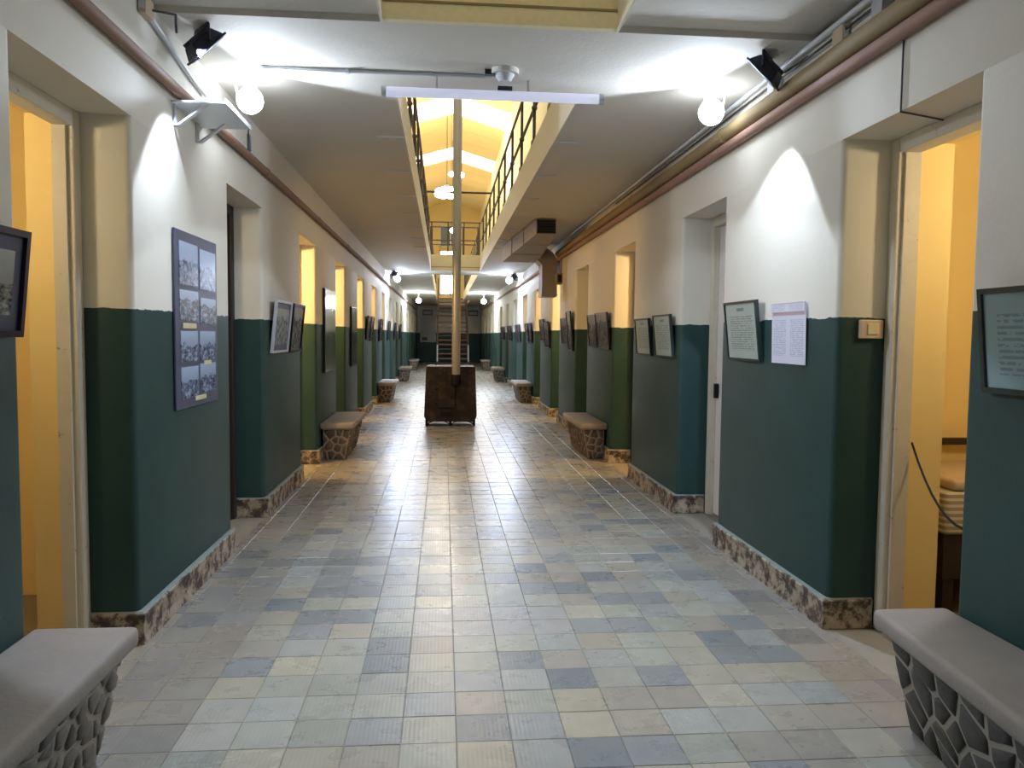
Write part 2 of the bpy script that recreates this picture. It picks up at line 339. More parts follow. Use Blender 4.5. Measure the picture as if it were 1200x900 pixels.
# door frames and leaves
dn = 0
for k in range(NK):
    for s in (-1,1):
        dn += 1; y0, y1 = op(k); d0, d1 = (.22,.31) if s < 0 else (.25,.36)
        far = k > 8; JM = 'leaf' if (s,k) in ((-1,1),(1,2)) else 'oldw'
        r = empty('door_%d' % dn, (side_x(s,(d0+d1)/2), (y0+y1)/2, 0), kind='structure')
        a, c = xr(s, d0, d1); ai, ci = xr(s, d0+.03, d1)
        for (ya, yb) in ((y0,y0+.07),(y1-.07,y1)): bx(a, c, ya, yb, 0, OPEN_Z).obj('jamb', JM, r, bevel=.006)
        bx(a, c, y0+.07, y1-.07, OPEN_Z-.075, OPEN_Z).obj('head', JM, r, bevel=.006)
        for (ya, yb) in ((y0+.07,y0+.085),(y1-.085,y1-.07)): bx(ai, ci, ya, yb, 0, OPEN_Z-.075).obj('stop_bead', JM, r)
        e0, e1 = xr(s, d1, TH[s]+.012)
        for (ya, yb) in ((y0-.001,y0+.008),(y1-.008,y1+.001)): bx(e0, e1, ya, yb, 0, OPEN_Z).obj('inner_reveal', 'yellow', r)
        bx(e0, e1, y0+.008, y1-.008, OPEN_Z-.008, OPEN_Z+.001).obj('inner_soffit', 'yellow', r)
        closed = (s,k) in ((1,1),(1,3)) or far or k in (7,8)
        if closed:
            a2, c2 = xr(s, d0+.045, d0+.085); lf = bx(a2, c2, y0+.085, y1-.085, .02, OPEN_Z-.08).obj('door_leaf', 'door' if (s,k) == (1,1) else 'fascia', r, bevel=.004)
            px = side_x(s, d0+.04); q0, q1 = sorted((px, px+.02*s))
            for z0, z1 in ((.2,1.1),(1.25,2.25)): bx(q0, q1, y0+.2, y1-.2, z0, z1).obj('door_panel', 'door' if (s,k) == (1,1) else 'fascia', lf, bevel=.008)
            bx(*sorted((px, px-.03*s)), y1-.16, y1-.12, 1.0, 1.12).obj('latch', 'iron', lf)
        elif (s,k) in ((-1,1),(1,2)):
            a2, c2 = xr(s, .05, d0); lf = bx(a2, c2, y0+.0, y0+.05, .03, OPEN_Z-.09).obj('door_leaf', 'leaf', r, bevel=.005)
            for z in (.5,1.9): bx(a2, c2, y0+.05, y0+.06, z, z+.06).obj('strap_hinge', 'iron', lf)
        else:
            a2, c2 = xr(s, d1, d1+.85); lf = bx(a2, c2, y0+.02, y0+.06, .03, OPEN_Z-.09).obj('door_leaf', 'oldw', r, bevel=.005)
            for z in (.5,1.9): bx(a2, c2, y0+.06, y0+.068, z, z+.06).obj('strap_hinge', 'iron', lf)

# ------------------------------------------------------------------ ceiling slabs and light wells
BAND = [(4.17,5.3),(19.75,20.95)]
WE = 42.0
cr = empty('ceiling', (XM, YE/2, CZ), kind='structure')
def soffit(x0,x1,y0,y1,z=CZ): bx(x0,x1,y0,y1,z,SLABTOP).obj('slab', 'ceil', cr)
for a, c in ((XL-.5, OL),(OR, XR+.6)):
    soffit(a, c, YB, 4.17, CZ+.035); soffit(a, c, 4.17, 36.0)
soffit(XL-.5, OL, 36.0, YE); soffit(1.2, XR+.6, 36.0, YE)
for y0, y1 in BAND: soffit(OL, OR, y0, y1)
soffit(OL, 1.2, WE, YE); soffit(OL, OR, YB, -5.5)
# painted edges of the wells
tr = 0
def trim(b, mat):
    global tr; tr += 1; return struct('trim_%d' % tr, b, mat)
for y0, y1 in ((-5.5,4.17),(5.3,19.75),(20.95,36.0)):
    trim(bx(OL-.001, OL+.012, y0, y1, CZ-.005, SLABTOP+.02), 'fasciaw'); trim(bx(OR-.012, OR+.001, y0, y1, CZ-.005, SLABTOP+.02), 'fasciaw')
for yy, z0 in ((4.17,3.10),(19.75,3.10)):
    trim(bx(OL+.012, OR-.012, yy-.045, yy+.001, z0, 3.19), 'fascia'); trim(bx(OL+.012, OR-.012, yy-.012, yy+.001, 3.19, 3.5), 'fascia')
    trim(bx(OL+.012, OR-.012, yy-.05, yy-.012, 3.186, 3.198), 'pipet')
# anchor bars under the slab edge
for k in range(7):
    y = 6.5+1.33*k
    for x0, x1, w_ in ((OL-.22,OL,'left'),(OR,OR+.2,'right')):
        trim(bx(x0, x1, y, y+.018, CZ-.012, CZ+.002), 'white')

# ------------------------------------------------------------------ upper storey, gable roof, skylights, end walls
EAVE, RIDGE = 8.3, 8.8
for s, nm in ((-1,'left'),(1,'right')):
    a, c = xr(s, .12, .3); root = empty('wall_upper_'+nm, (side_x(s,.2), YE/2, SLABTOP), kind='structure')
    bx(a, c, YB, YE, SLABTOP, EAVE+.3).obj('back_face', 'yellow', root)
    a, c = xr(s, 0, .12); e = [YB]+[v for k in range(NK) for v in (op(k)[0]+.1, op(k)[1]-.1)]+[YE]
    for q in range(0, len(e), 2): bx(a, c, e[q], e[q+1], SLABTOP, 5.5).obj('upper_pier', 'fascia', root)
    bx(a, c, YB, YE, 5.5, EAVE+.1).obj('upper_lintel', 'fascia', root)
sky = [(24.4-6.75*k, 26.5-6.75*k) for k in range(4,-2,-1)]
rr = empty('ceiling_roof', (XM, YE/2, EAVE), kind='structure')
xe0, xe1 = XL-.2, XR+.2; ez = EAVE-.5*.2/1.72
def roofpiece(y0, y1, mat, name, th=.06, lift=0):
    for xa, xb in ((xe0, XM),(XM, xe1)):
        za, zb = (ez, RIDGE) if xa == xe0 else (RIDGE, ez)
        B().hexa([(xa,y0,za+lift),(xb,y0,zb+lift),(xb,y1,zb+lift),(xa,y1,za+lift),(xa,y0,za+lift+th),(xb,y0,zb+lift+th),(xb,y1,zb+lift+th),(xa,y1,za+lift+th)]).obj(name, mat, rr)
yy = YB
for y0, y1 in sky:
    if y0 > yy:
        n = max(1, round((y0-yy)/1.55))
        for t in range(n): roofpiece(yy+(y0-yy)*t/n+.012, yy+(y0-yy)*(t+1)/n-.012, 'yellow', 'roof_panel')
        roofpiece(yy, y0, 'pipet', 'roof_backing', .02, .07)
    roofpiece(y0, y1, 'skylight', 'skylight_pane', .02, .03); yy = y1
n = 7
for t in range(n): roofpiece(yy+(YE-yy)*t/n+.012, yy+(YE-yy)*(t+1)/n-.012, 'yellow', 'roof_panel')
roofpiece(yy, YE, 'pipet', 'roof_backing', .02, .07)
struct('wall_end', bx(XL-3, XR+3, YE, YE+.2, 0, CZ+.3), 'wall')
struct('wall_end_upper', bx(XL-.4, XR+.4, YE, YE+.2, CZ+.3, 9.2), 'yellow')
struct('wall_behind', bx(XL-3, XR+3, YB-.2, YB, 0, 9.2), 'wall')
for nme, z0, z1, mat in (('window_1',3.7,4.85,'window'),('window_2',5.35,6.15,'window'),('window_3',6.3,7.5,'glasspanel')):
    x0, x1 = -.25, .95
    r = empty(nme, ((x0+x1)/2, YE-.03, z0), kind='structure')
    for a, c, e, f in ((x0,x0+.07,z0,z1),(x1-.07,x1,z0,z1),(x0,x1,z0,z0+.07),(x0,x1,z1-.07,z1),((x0+x1)/2-.03,(x0+x1)/2+.03,z0,z1)): bx(a, c, YE-.07, YE, e, f).obj('window_frame', 'fasciaw', r)
    for a, c in ((x0+.07,(x0+x1)/2-.03),((x0+x1)/2+.03,x1-.07)): bx(a, c, YE-.035, YE-.015, z0+.07, z1-.07).obj('window_pane', mat, r)

# ------------------------------------------------------------------ benches of rubble stone with a concrete seat
def clip(poly, nx, ny, d):                                  # keep nx*x+ny*y <= d
    out = []
    for i in range(len(poly)):
        a, c = poly[i], poly[(i+1) % len(poly)]; da, dc = nx*a[0]+ny*a[1]-d, nx*c[0]+ny*c[1]-d
        if da <= 0: out.append(a)
        if (da < 0 < dc) or (dc < 0 < da): t = da/(da-dc); out.append((a[0]+(c[0]-a[0])*t, a[1]+(c[1]-a[1])*t))
    return out
def stones(w_, h_, nx_, ny_, rnd, gap=.011):                 # Voronoi stones on a w x h face
    pts = [((i+.5+rnd.uniform(-.42,.42)+(.25 if j % 2 else -.25))*w_/nx_, (j+.5+rnd.uniform(-.36,.36))*h_/ny_) for j in range(ny_) for i in range(nx_)]
    res = []
    for p in pts:
        poly = [(0.01,0.01),(w_-.01,0.01),(w_-.01,h_-.01),(.01,h_-.01)]
        for q in pts:
            if q is p: continue
            dx, dy = q[0]-p[0], q[1]-p[1]; L = math.hypot(dx,dy); poly = clip(poly, dx/L, dy/L, ((q[0]**2+q[1]**2)-(p[0]**2+p[1]**2))/(2*L)-gap)
            if len(poly) < 3: break
        if len(poly) >= 3:
            cx = sum(q[0] for q in poly)/len(poly); cy = sum(q[1] for q in poly)/len(poly)
            if max(math.hypot(q[0]-cx,q[1]-cy) for q in poly) > .03: res.append((poly,(cx,cy)))
    return res
def bench(s, yn, yf, dep_n, dep_f, label, stone, seed, h=.45, fine=1.0):
    rnd = random.Random(seed); x = lambda d: side_x(s,-d)
    r = empty('stone_bench', (x(.2), (yn+yf)/2, 0), label, 'bench', 'stone benches along the corridor walls')
    # seat slab (slightly rounded), overhanging
    sl = .075
    b = B().hexa([(x(.004),yn,h-sl),(x(dep_n),yn,h-sl),(x(dep_f),yf,h-sl),(x(.004),yf,h-sl),(x(.004),yn,h),(x(dep_n),yn,h),(x(dep_f),yf,h),(x(.004),yf,h)])
    b.obj('seat_slab', 'slab', r, bevel=.022, seg=3, smooth=True)
    # tapering core of mortar
    i0_, i1_ = .045, .12; zt = h-sl
    T = lambda d, y: (x(d), y)
    tn, tf = dep_n-i0_, dep_f-i0_; bn, bf = dep_n-i1_, dep_f-i1_
    yn0, yf0 = yn+.05, yf-.05; yn1, yf1 = yn+.10, yf-.10
    wb = .036
    core = B().hexa([(x(wb),yn1,0),(x(bn),yn1,0),(x(bf),yf1,0),(x(wb),yf1,0),(x(wb),yn0,zt),(x(tn),yn0,zt),(x(tf),yf0,zt),(x(wb),yf0,zt)]).obj('core', 'mortar', r)
    def facet(A, Bp, Cp, Dp, nx_, ny_):                      # bottom-left, bottom-right, top-right, top-left
        A, Bp, Cp, Dp = map(Vector, (A,Bp,Cp,Dp)); w_ = ((Bp-A).length+(Cp-Dp).length)/2; hh = (Dp-A).length
        nrm = (Bp-A).cross(Dp-A).normalized()
        for poly, c in stones(w_, hh, nx_, ny_, rnd):
            def P(q, o): u, v = q[0]/w_, q[1]/hh; return A*(1-u)*(1-v)+Bp*u*(1-v)+Cp*u*v+Dp*(1-u)*v+nrm*o
            m = len(poly); k = .66; o1 = rnd.uniform(.008,.016)
            inner = [((q[0]-c[0])*k+c[0], (q[1]-c[1])*k+c[1]) for q in poly]
            B().add([P(q,-.005) for q in poly]+[P(q,o1*.35) for q in poly]+[P(q,o1) for q in inner], [(i,(i+1)%m,m+(i+1)%m,m+i) for i in range(m)]+[(m+i,m+(i+1)%m,2*m+(i+1)%m,2*m+i) for i in range(m)]+[tuple(range(2*m,3*m))]).obj('stone', stone, r, smooth='all')
    nf = max(6, int((yf-yn)/.155*fine))
    A, Bp, Cp, Dp = (x(bn),yn1,0),(x(bf),yf1,0),(x(tf),yf0,zt),(x(tn),yn0,zt)
    if s > 0: A, Bp, Cp, Dp = Bp, A, Dp, Cp
    facet(A, Bp, Cp, Dp, nf, 4 if fine == 1 else 6)
    A, Bp, Cp, Dp = (x(wb),yn1,0),(x(bn),yn1,0),(x(tn),yn0,zt),(x(wb),yn0,zt)
    if s > 0: A, Bp, Cp, Dp = Bp, A, Dp, Cp
    facet(A, Bp, Cp, Dp, 3, 4)
    return r
bench(-1, 1.25, 2.86, .37, .37, 'concrete topped bench clad in pale stones at the front left', 'stoneL', 11, fine=1.5)
bench(1, 1.25, 2.88, .46, .31, 'concrete topped bench clad in dark stones with pale mortar at the front right', 'stoneD', 12)
bench(-1, 9.33, 10.75, .40, .40, 'stone bench under the tall glossy panel, second from the front on the left', 'stoneM', 13)
bench(1, 9.3, 10.72, .34, .34, 'stone bench with dark cobbles, second from the front on the right', 'stoneM', 14)
for k, (y, lab) in enumerate(((17.3,'third'),(25.25,'fourth'),(33.2,'fifth'))):
    bench(-1, y, y+1.4, .40, .40, lab+' stone bench from the front along the left wall', 'stoneM', 20+k)
    bench(1, y, y+1.4, .38, .38, lab+' stone bench from the front along the right wall', 'stoneM', 30+k)

# ------------------------------------------------------------------ stove with tall flue
SY = 12.9
st = empty('iron_stove', (.12, SY+.4, 0), 'old blackened iron stove with a tall steel flue in mid corridor', 'stove')
def prof(w0, w1, zb, zt, r):
    p = [(.12-w1,zt),(.12-w0,zb+r)]
    for t in range(1,6): a = math.pi+math.pi/2*t/6; p.append((.12-w0+r+r*math.cos(a), zb+r+r*math.sin(a)))
    p.append((.12-w0+r,zb)); p.append((.12+w0-r,zb))
    for t in range(1,6): a = 1.5*math.pi+math.pi/2*t/6; p.append((.12+w0-r+r*math.cos(a), zb+r+r*math.sin(a)))
    p += [(.12+w0,zb+r),(.12+w1,zt)]; return p
B().prism(prof(.425,.395,.09,.975,.10), 'y', SY+.012, SY+1.0).obj('body', 'stove', st, smooth=True)
fp = B().prism(prof(.432,.402,.085,.985,.10), 'y', SY-.012, SY+.014).obj('front_plate', 'stove', st, smooth=True)
dr = bx(-.10,.20,SY-.035,SY-.010,.30,.68).obj('door', 'stove', st, bevel=.02)
bx(.12,.15,SY-.07,SY-.035,.46,.52).obj('handle', 'iron', dr)
for z in (.36,.6): bx(-.14,-.09,SY-.045,SY-.01,z,z+.04).obj('hinge', 'iron', dr)
bx(-.05,.15,SY-.03,SY-.01,.17,.25).obj('ash_door', 'iron', st, bevel=.01)
B().cyl((.205,SY-.085,.70),(.205,SY-.085,.86),.082,18).obj('flue_collar', 'iron', st, smooth=True)
B().cyl((.205,SY-.09,.72),(.205,SY+.02,.72),.08,18).obj('flue_elbow', 'iron', st, smooth=True)
B().cyl((.205,SY-.085,.84),(.205,SY-.085,8.72),.069,22).obj('flue_pipe', 'steel', st, smooth=True)
for z in (1.9,2.9,3.9,4.9,5.9,6.9): B().cyl((.205,SY-.085,z),(.205,SY-.085,z+.03),.073,22).obj('flue_joint', 'steel', st, smooth=True)
for x in (-.27,.12,.51):
    for y in (SY+.04,SY+.9): B().cyl((x,y,0),(x,y,.14),.02,8).obj('leg', 'iron', st)
for x0 in (-.27,.12):
    b = B(); b.tube([(x0+.195+.18*math.cos(t*math.pi/8),SY+.04,.015+.075*math.sin(t*math.pi/8)) for t in range(9)],.009,6); b.obj('scroll_foot', 'iron', st)
bx(-.29,.53,SY+.02,SY+.06,.075,.095).obj('foot_rail', 'iron', st)

# ------------------------------------------------------------------ pictures and notices
class Wd:                                                    # builder on a wall: u along y, v up the leaning face, w out of it
    def __init__(s, side, y0, z0, lean, off=.0): s.s, s.y0, s.z0, s.a, s.off = side, y0, z0, lean, off
    def P(s, u, v, w_):
        out = s.off+v*math.sin(s.a)+w_*math.cos(s.a); return (side_x(s.s, -out), s.y0+u, s.z0+v*math.cos(s.a)-w_*math.sin(s.a))
    def box(s, u0,u1,v0,v1,w0,w1):
        return B().hexa([s.P(*q) for q in ((u0,v0,w0),(u1,v0,w0),(u1,v0,w1),(u0,v0,w1),(u0,v1,w0),(u1,v1,w0),(u1,v1,w1),(u0,v1,w1))])
pid = 0
def framed(side, y0, y1, z0, z1, lean, label, fmat, print_mat, bw=.018, mount=0, group=None, name='picture_frame', cat='picture'):
    global pid; pid += 1
    g_ = Wd(side, y0, z0, lean, .006); W, Hh = y1-y0, z1-z0
    r = empty(name, (side_x(side,-.02), (y0+y1)/2, z0), label, cat, group)
    for q in ((0,W,0,bw),(0,W,Hh-bw,Hh),(0,bw,bw,Hh-bw),(W-bw,W,bw,Hh-bw)): g_.box(*q, 0, .024).obj('frame_bar', fmat, r)
    g_.box(bw,W-bw,bw,Hh-bw,.001,.010).obj('backing', 'mat', r)
    MT['p%d' % pid] = print_mat
    m = bw+mount
    g_.box(m,W-m,m,Hh-m,.010,.014).obj('print', 'p%d' % pid, r)
    return r
T1 = lambda i: text_mat(i,'b4c4be','62716f',24,(.86,.92,.38,.62,'3d4a4b'))
framed(-1, 2.14, 2.80, 1.48, 1.835, .10, 'dark framed photograph of a snowy hillside at the left photo edge', 'purple', photo_mat(1,'a9b6b8','1e2124','70777a',.52), .022, .05)
framed(-1, 6.70, 7.36, 1.335, 1.785, .10, 'silver framed picture beside a dark framed one on the second left pier', 'white', photo_mat(2,'b3b9be','5d6470','8f979f',.75), .02, .05)
framed(-1, 7.46, 8.02, 1.33, 1.785, .10, 'dark framed photograph behind the silver framed picture on the left', 'dark', photo_mat(3,'a0a0a0','1d1d20','5d5b60',.7), .02, .02)
framed(1, 2.12, 2.70, 1.315, 1.69, .10, 'dark green framed notice cut by the right photo edge', 'darkg', text_mat(1,'93b0b5','66808a',16), .02, .0)
framed(1, 4.73, 5.28, 1.355, 1.745, .11, 'green framed printed notice hanging beside the loose paper sheet', 'darkg', T1(2), .016)
framed(1, 7.32, 7.86, 1.325, 1.685, .09, 'paler of two framed notices on the pier past the white door, farther one', 'dark', T1(3), .016)
framed(1, 6.60, 7.15, 1.325, 1.705, .10, 'framed greenish notice on the pier past the white door, nearer one', 'darkg', T1(4), .016)
framed(1, 9.95, 10.5, 1.36, 1.79, .09, 'farther framed photograph above the second right bench', 'dark', photo_mat(5,'8c8a8a','1c1b1e','575558',.7), .018)
framed(1, 9.20, 9.92, 1.345, 1.80, .10, 'nearer dark framed photograph above the second right bench', 'dark', photo_mat(6,'8c8a90','1c1b1e','575558',.75), .018)
framed(1, 12.3, 12.95, 1.37, 1.80, .09, 'small dark framed photograph next to the tall narrow one on the right', 'dark', photo_mat(7,'8c8a90','1c1b1e','575558',.7), .018)
framed(1, 11.85, 12.25, 1.28, 1.89, .09, 'tall narrow dark framed photograph on the right wall', 'dark', photo_mat(8,'9c9aa0','1c1b1e','575558',.6), .018)
framed(1, 15.2, 15.85, 1.40, 1.84, .09, 'dark framed photograph on the right wall below the duct, farther', 'dark', photo_mat(9,'8c8a90','1c1b1e','575558',.7), .02)
framed(1, 14.5, 15.15, 1.28, 1.78, .09, 'dark framed photograph on the right wall below the duct, nearer', 'dark', photo_mat(10,'8c8a90','1c1b1e','575558',.7), .02)
framed(-1, 14.7, 15.3, 1.40, 1.85, .09, 'nearer dark frame on the fifth left pier', 'dark', photo_mat(11,'8c8a90','1c1b1e','575558',.7), .02)
framed(-1, 15.4, 16.0, 1.38, 1.85, .09, 'farther dark frame on the fifth left pier', 'dark', photo_mat(12,'8c8a90','1c1b1e','575558',.7), .02)
nm_ = ('third bench','pier past the third bench','lit beam in the distance','fourth bench')
for k, y in enumerate((17.4,20.05,22.7,25.4)):
    for j, dy in enumerate((0,.68)):
        framed(1, y+dy, y+dy+.6, 1.35, 1.8, .09, 'small distant dark frame by the %s, right wall, %s of two' % (nm_[k], ('nearer','farther')[j]), 'dark', photo_mat(20+k*2+j,'8c8aa0','1c1b1e','575568',.7), .02)
    framed(-1, y+.2, y+.9, 1.35, 1.85, .09, 'small distant dark frame by the %s, left wall' % nm_[k], 'dark', photo_mat(40+k,'8c8aa0','1c1b1e','575568',.7), .02)
# loose paper notice
g_ = Wd(1, 4.15, 1.355, .02, .006)
MT['paper'] = text_mat(9,'d3d9ec','9aa6c4',30,(.86,.985,.04,.96,'b58f94'),2)
r = empty('paper_notice', (XR-.01, 4.37, 1.355), 'white two column paper notice with reddish header on the right wall', 'notice')
g_.box(0,.445,0,.325,0,.003).obj('sheet', 'paper', r); g_.box(.01,.46,.30,.352,.003,.006).obj('header_strip', 'paperh' if 'paperh' in MT else 'paper', r)
# collage board on the first left pier
g_ = Wd(-1, 4.36, 1.075, 0, .004); W, Hh = .78, .985
r = empty('photo_board', (XL+.01, 4.75, 1.075), 'tall blue-grey board of black and white photographs on the first left pier', 'photo board')
g_.box(0,W,0,Hh,0,.012).obj('board', 'board', r, bevel=.003)
for i, (u0,u1,v0,v1) in enumerate(((.09,.50,.06,.30),(.55,.95,.07,.31),(.09,.50,.33,.50),(.56,.95,.36,.52),(.10,.48,.56,.735),(.53,.93,.56,.735),(.10,.48,.765,.945),(.53,.93,.755,.93))):
    MT['c%d' % i] = photo_mat(60+i,'a9bfdc','3c455c','6d7b94',.55 if i not in (2,3) else .7)
    g_.box(u0*W,u1*W,Hh*(1-v1),Hh*(1-v0),.012,.015).obj('photo_print', 'c%d' % i, r)
for u0,u1,v0,v1 in ((.14,.44,.515,.545),(.62,.80,.738,.762),(.40,.66,.942,.968)): g_.box(u0*W,u1*W,Hh*(1-v1),Hh*(1-v0),.015,.018).obj('caption_card', 'caption', r)
# glossy tall panels farther on
for y0, y1, z0, z1, lab in ((9.6,10.5,1.03,2.05,'tall glossy grey panel above the second left bench'),(12.35,13.1,1.0,1.93,'tall glossy grey panel on the fourth left pier')):
    g_ = Wd(-1, y0, z0, .0, .03); r = empty('glossy_panel', (XL+.03, (y0+y1)/2, z0), lab, 'panel')
    g_.box(0,y1-y0,0,z1-z0,-.026,.0).obj('panel_back', 'dark', r); MT['gp%d' % int(y0)] = photo_mat(int(y0),'8d9aa0','4c5a60','6b7a80',.8); MT['gp%d' % int(y0)].node_tree.nodes['Principled BSDF'].inputs['Roughness'].default_value = .12
    g_.box(.01,y1-y0-.01,.01,z1-z0-.01,.0,.006).obj('panel_print', 'gp%d' % int(y0), r)
# end wall boards
r = empty('wall_board', (-.85, YE, 1.1), 'pale board on the end wall left of the stairs', 'board'); bx(-1.28,-.42,YE-.03,YE,1.1,2.5).obj('board_face', 'sign', r); bx(-1.2,-.9,YE-.036,YE-.03,1.2,1.38).obj('dark_label', 'dark', r)
for x0, x1, lab in ((-1.15,-.6,'small dark sign above the pale board on the end wall'),(1.35,1.9,'small dark sign on the end wall right of the stairs')):
    z = 2.58; r = empty('wall_sign', ((x0+x1)/2, YE, z), lab, 'sign'); bx(x0,x1,YE-.04,YE,z,z+.3).obj('sign_back', 'dark', r); bx(x0+.05,x1-.05,YE-.046,YE-.04,z+.06,z+.22).obj('sign_face', 'sign', r)

# ------------------------------------------------------------------ pipes, conduits, cables
def run(name, x, y0, y1, z, r_, mat, label, cat='pipe', clamps=None, cm='iron', half=.03):
    e = empty(name, (x, (y0+y1)/2, z-r_), label, cat)
    B().cyl((x,y0,z),(x,y1,z),r_,12).obj('pipe_run', mat, e, smooth=True)
    for y in (clamps or []): B().cyl((x,y-half,z),(x,y+half,z),r_*1.12,12).obj('clamp', cm, e)
    return e
run('wall_pipe', XL+.032, YB, 40, 2.785, .03, 'pipeb', 'brown pipe along the left wall above the doorways', clamps=[y for y in (6.5,9.1,11.8,14.4,17)], cm='pipeb')
run('wall_pipe', XR-.05, YB, 13.4, 2.905, .048, 'pipet', 'upper tan pipe along the right wall', clamps=[y for y in (5.4,8,10.7)], cm='pipet')
run('wall_pipe', XR-.035, YB, 40, 2.825, .032, 'pipep', 'lower pinkish brown pipe along the right wall')
run('ceiling_conduit', XR-.03, YB, 12, 3.075, .016, 'white', 'thin white conduit in the right wall and ceiling corner', 'conduit')
b = B(); b.tube([(XR-.02,YB,3.03),(XR-.02,3.6,3.03),(XR-.03,4.0,3.02),(XR-.02,5.2,3.03),(XR-.02,9,3.03)],.007,6); tag(b.obj('electric_cable','cable'),'dark cable under the white conduit on the right wall','cable')
b = B(); b.tube([(XL+.02,4.05,3.03),(XL+.02,4.7,2.94),(XL+.02,4.95,2.92)],.014,8); tag(b.obj('wall_conduit','white'),'short white conduit sloping down to the shelf on the left wall','conduit')
for (x, y, z, lab) in ((XL+.0,4.0,3.01,'beige junction box in the upper left wall corner'),(XR-.04,3.86,2.97,'beige junction box above the pipes on the right wall')):
    r = empty('junction_box', (x+.02,y,z), lab, 'junction box'); bx(x,x+.04,y-.055,y+.055,z,z+.085).obj('box_body','beige',r,bevel=.006); bx(x+.008,x+.032,y-.06,y-.054,z+.015,z+.07).obj('box_face','white',r)
r = empty('wall_bracket', (XR-.03,3.45,2.95), 'grey metal bracket between ceiling and pipes at upper right', 'bracket'); bx(XR-.06,XR,3.42,3.51,2.95,3.135).obj('bracket_plate','steel',r)
r = empty('cable_box', (XR-.03,4.62,2.95), 'pale blue box beside the right floodlight', 'box'); bx(XR-.06,XR,4.57,4.66,2.95,3.03).obj('box_body','white',r)
b = B(); b.tube([(XR-.006,3.33,2.80),(XR-.006,3.33,OPEN_Z-.006),(XR+.04,3.34,OPEN_Z-.008),(XR+.25,3.42,OPEN_Z-.008)],.004,6); tag(b.obj('electric_cable','cable'),'thin brown wire down to the first right doorway','cable')
# ceiling conduit to the smoke detector, hanging tube
r = empty('ceiling_conduit', (-.35,4.92,CZ-.03), 'white conduit across the ceiling to the detector', 'conduit'); B().cyl((-1.1,4.92,CZ-.012),(.29,4.92,CZ-.012),.011,8).obj('conduit_run','white',r)
for x in (-.6,-.1): bx(x,x+.02,4.90,4.94,CZ-.026,CZ).obj('saddle','white',r)
r = empty('smoke_detector', (.36,4.82,CZ-.08), 'round white detector on the ceiling behind the tube lamp', 'detector')
B().cyl((.36,4.82,CZ),(.36,4.82,CZ-.03),.085,20).obj('mounting_base','ceil',r,smooth=True); B().cyl((.36,4.82,CZ-.03),(.36,4.82,CZ-.07),.06,20,.035).obj('sensor_head','white',r,smooth=True); bx(.24,.33,4.80,4.84,CZ-.035,CZ-.005).obj('terminal','dark',r)
r = empty('tube_lamp', (.3,5.0,2.97), 'long white hanging tube lamp in front of the light well', 'lamp')
B().cyl((-.376,5.0,3.0),(.984,5.0,3.0),.030,16).obj('tube','tube',r,smooth=True)
for x in (-.39,.97): B().cyl((x,5.0,3.0),(x+.03,5.0,3.0),.034,16).obj('end_cap','steel' if x > 0 else 'white',r,smooth=True)
for x in (-.05,.52): bx(x-.006,x+.006,4.995,5.005,3.02,CZ).obj('hanger','cablew',r)
bx(.33,.42,4.98,5.02,3.03,3.055).obj('ballast','dark',r)
b = B(); b.tube([(.40,5.0,3.05),(.36,4.97,3.07),(.33,4.92,CZ-.03)],.006,6); b.obj('supply_cable','cablew',r)

# ------------------------------------------------------------------ floodlights
def flood(name, c, d, size, label, lens, mount, group='floodlights', body='black', dome=False):
    c = Vector(c); d = Vector(d).normalized(); sx = d.cross(Vector((0,0,1))).normalized(); sz = sx.cross(d)
    r = empty(name, c, label, 'floodlight', group); W, Hh, D = size
    def P(u, v, w_): return c+sx*u+sz*v+d*w_
    def bxl(u0,u1,v0,v1,w0,w1): return B().hexa([P(*q) for q in ((u0,v0,w0),(u1,v0,w0),(u1,v1,w0),(u0,v1,w0),(u0,v0,w1),(u1,v0,w1),(u1,v1,w1),(u0,v1,w1))])
    bo = B().hexa([P(*q) for q in ((-W*.36,-Hh*.36,-D),(W*.36,-Hh*.36,-D),(W*.36,Hh*.36,-D),(-W*.36,Hh*.36,-D),(-W/2,-Hh/2,0),(W/2,-Hh/2,0),(W/2,Hh/2,0),(-W/2,Hh/2,0))]).obj('housing', body, r, bevel=.008)
    for i in range(5): u = -W*.28+W*.14*i; bxl(u-.004,u+.004,-Hh*.34,Hh*.34,-D-.018,-D+.004).obj('cooling_fin', body, bo)
    bxl(-W/2-.008,W/2+.008,-Hh/2-.008,Hh/2+.008,-.002,.010).obj('rim', body, r, bevel=.003)
    if dome: B().ball(c+d*.012, .082, 18, 10).obj('lens', lens, r, smooth=True)
    else: bxl(-W/2+.012,W/2-.012,-Hh/2+.012,Hh/2-.012,.010,.014).obj('lens', lens, r)
    m = Vector(mount)
    for u in (-W/2-.014, W/2+.014):
        a = P(u,0,-D*.4); t = m+sx*u; B().tube([a, Vector((t.x,t.y,m.z))],.008,8).obj('yoke_arm', body, r)
    a = m+sx*(-W/2-.014); e = m+sx*(W/2+.014); B().cyl(a, e, .009, 8).obj('yoke_bar', body, r)
    return r
FS = (.15,.20,.06)
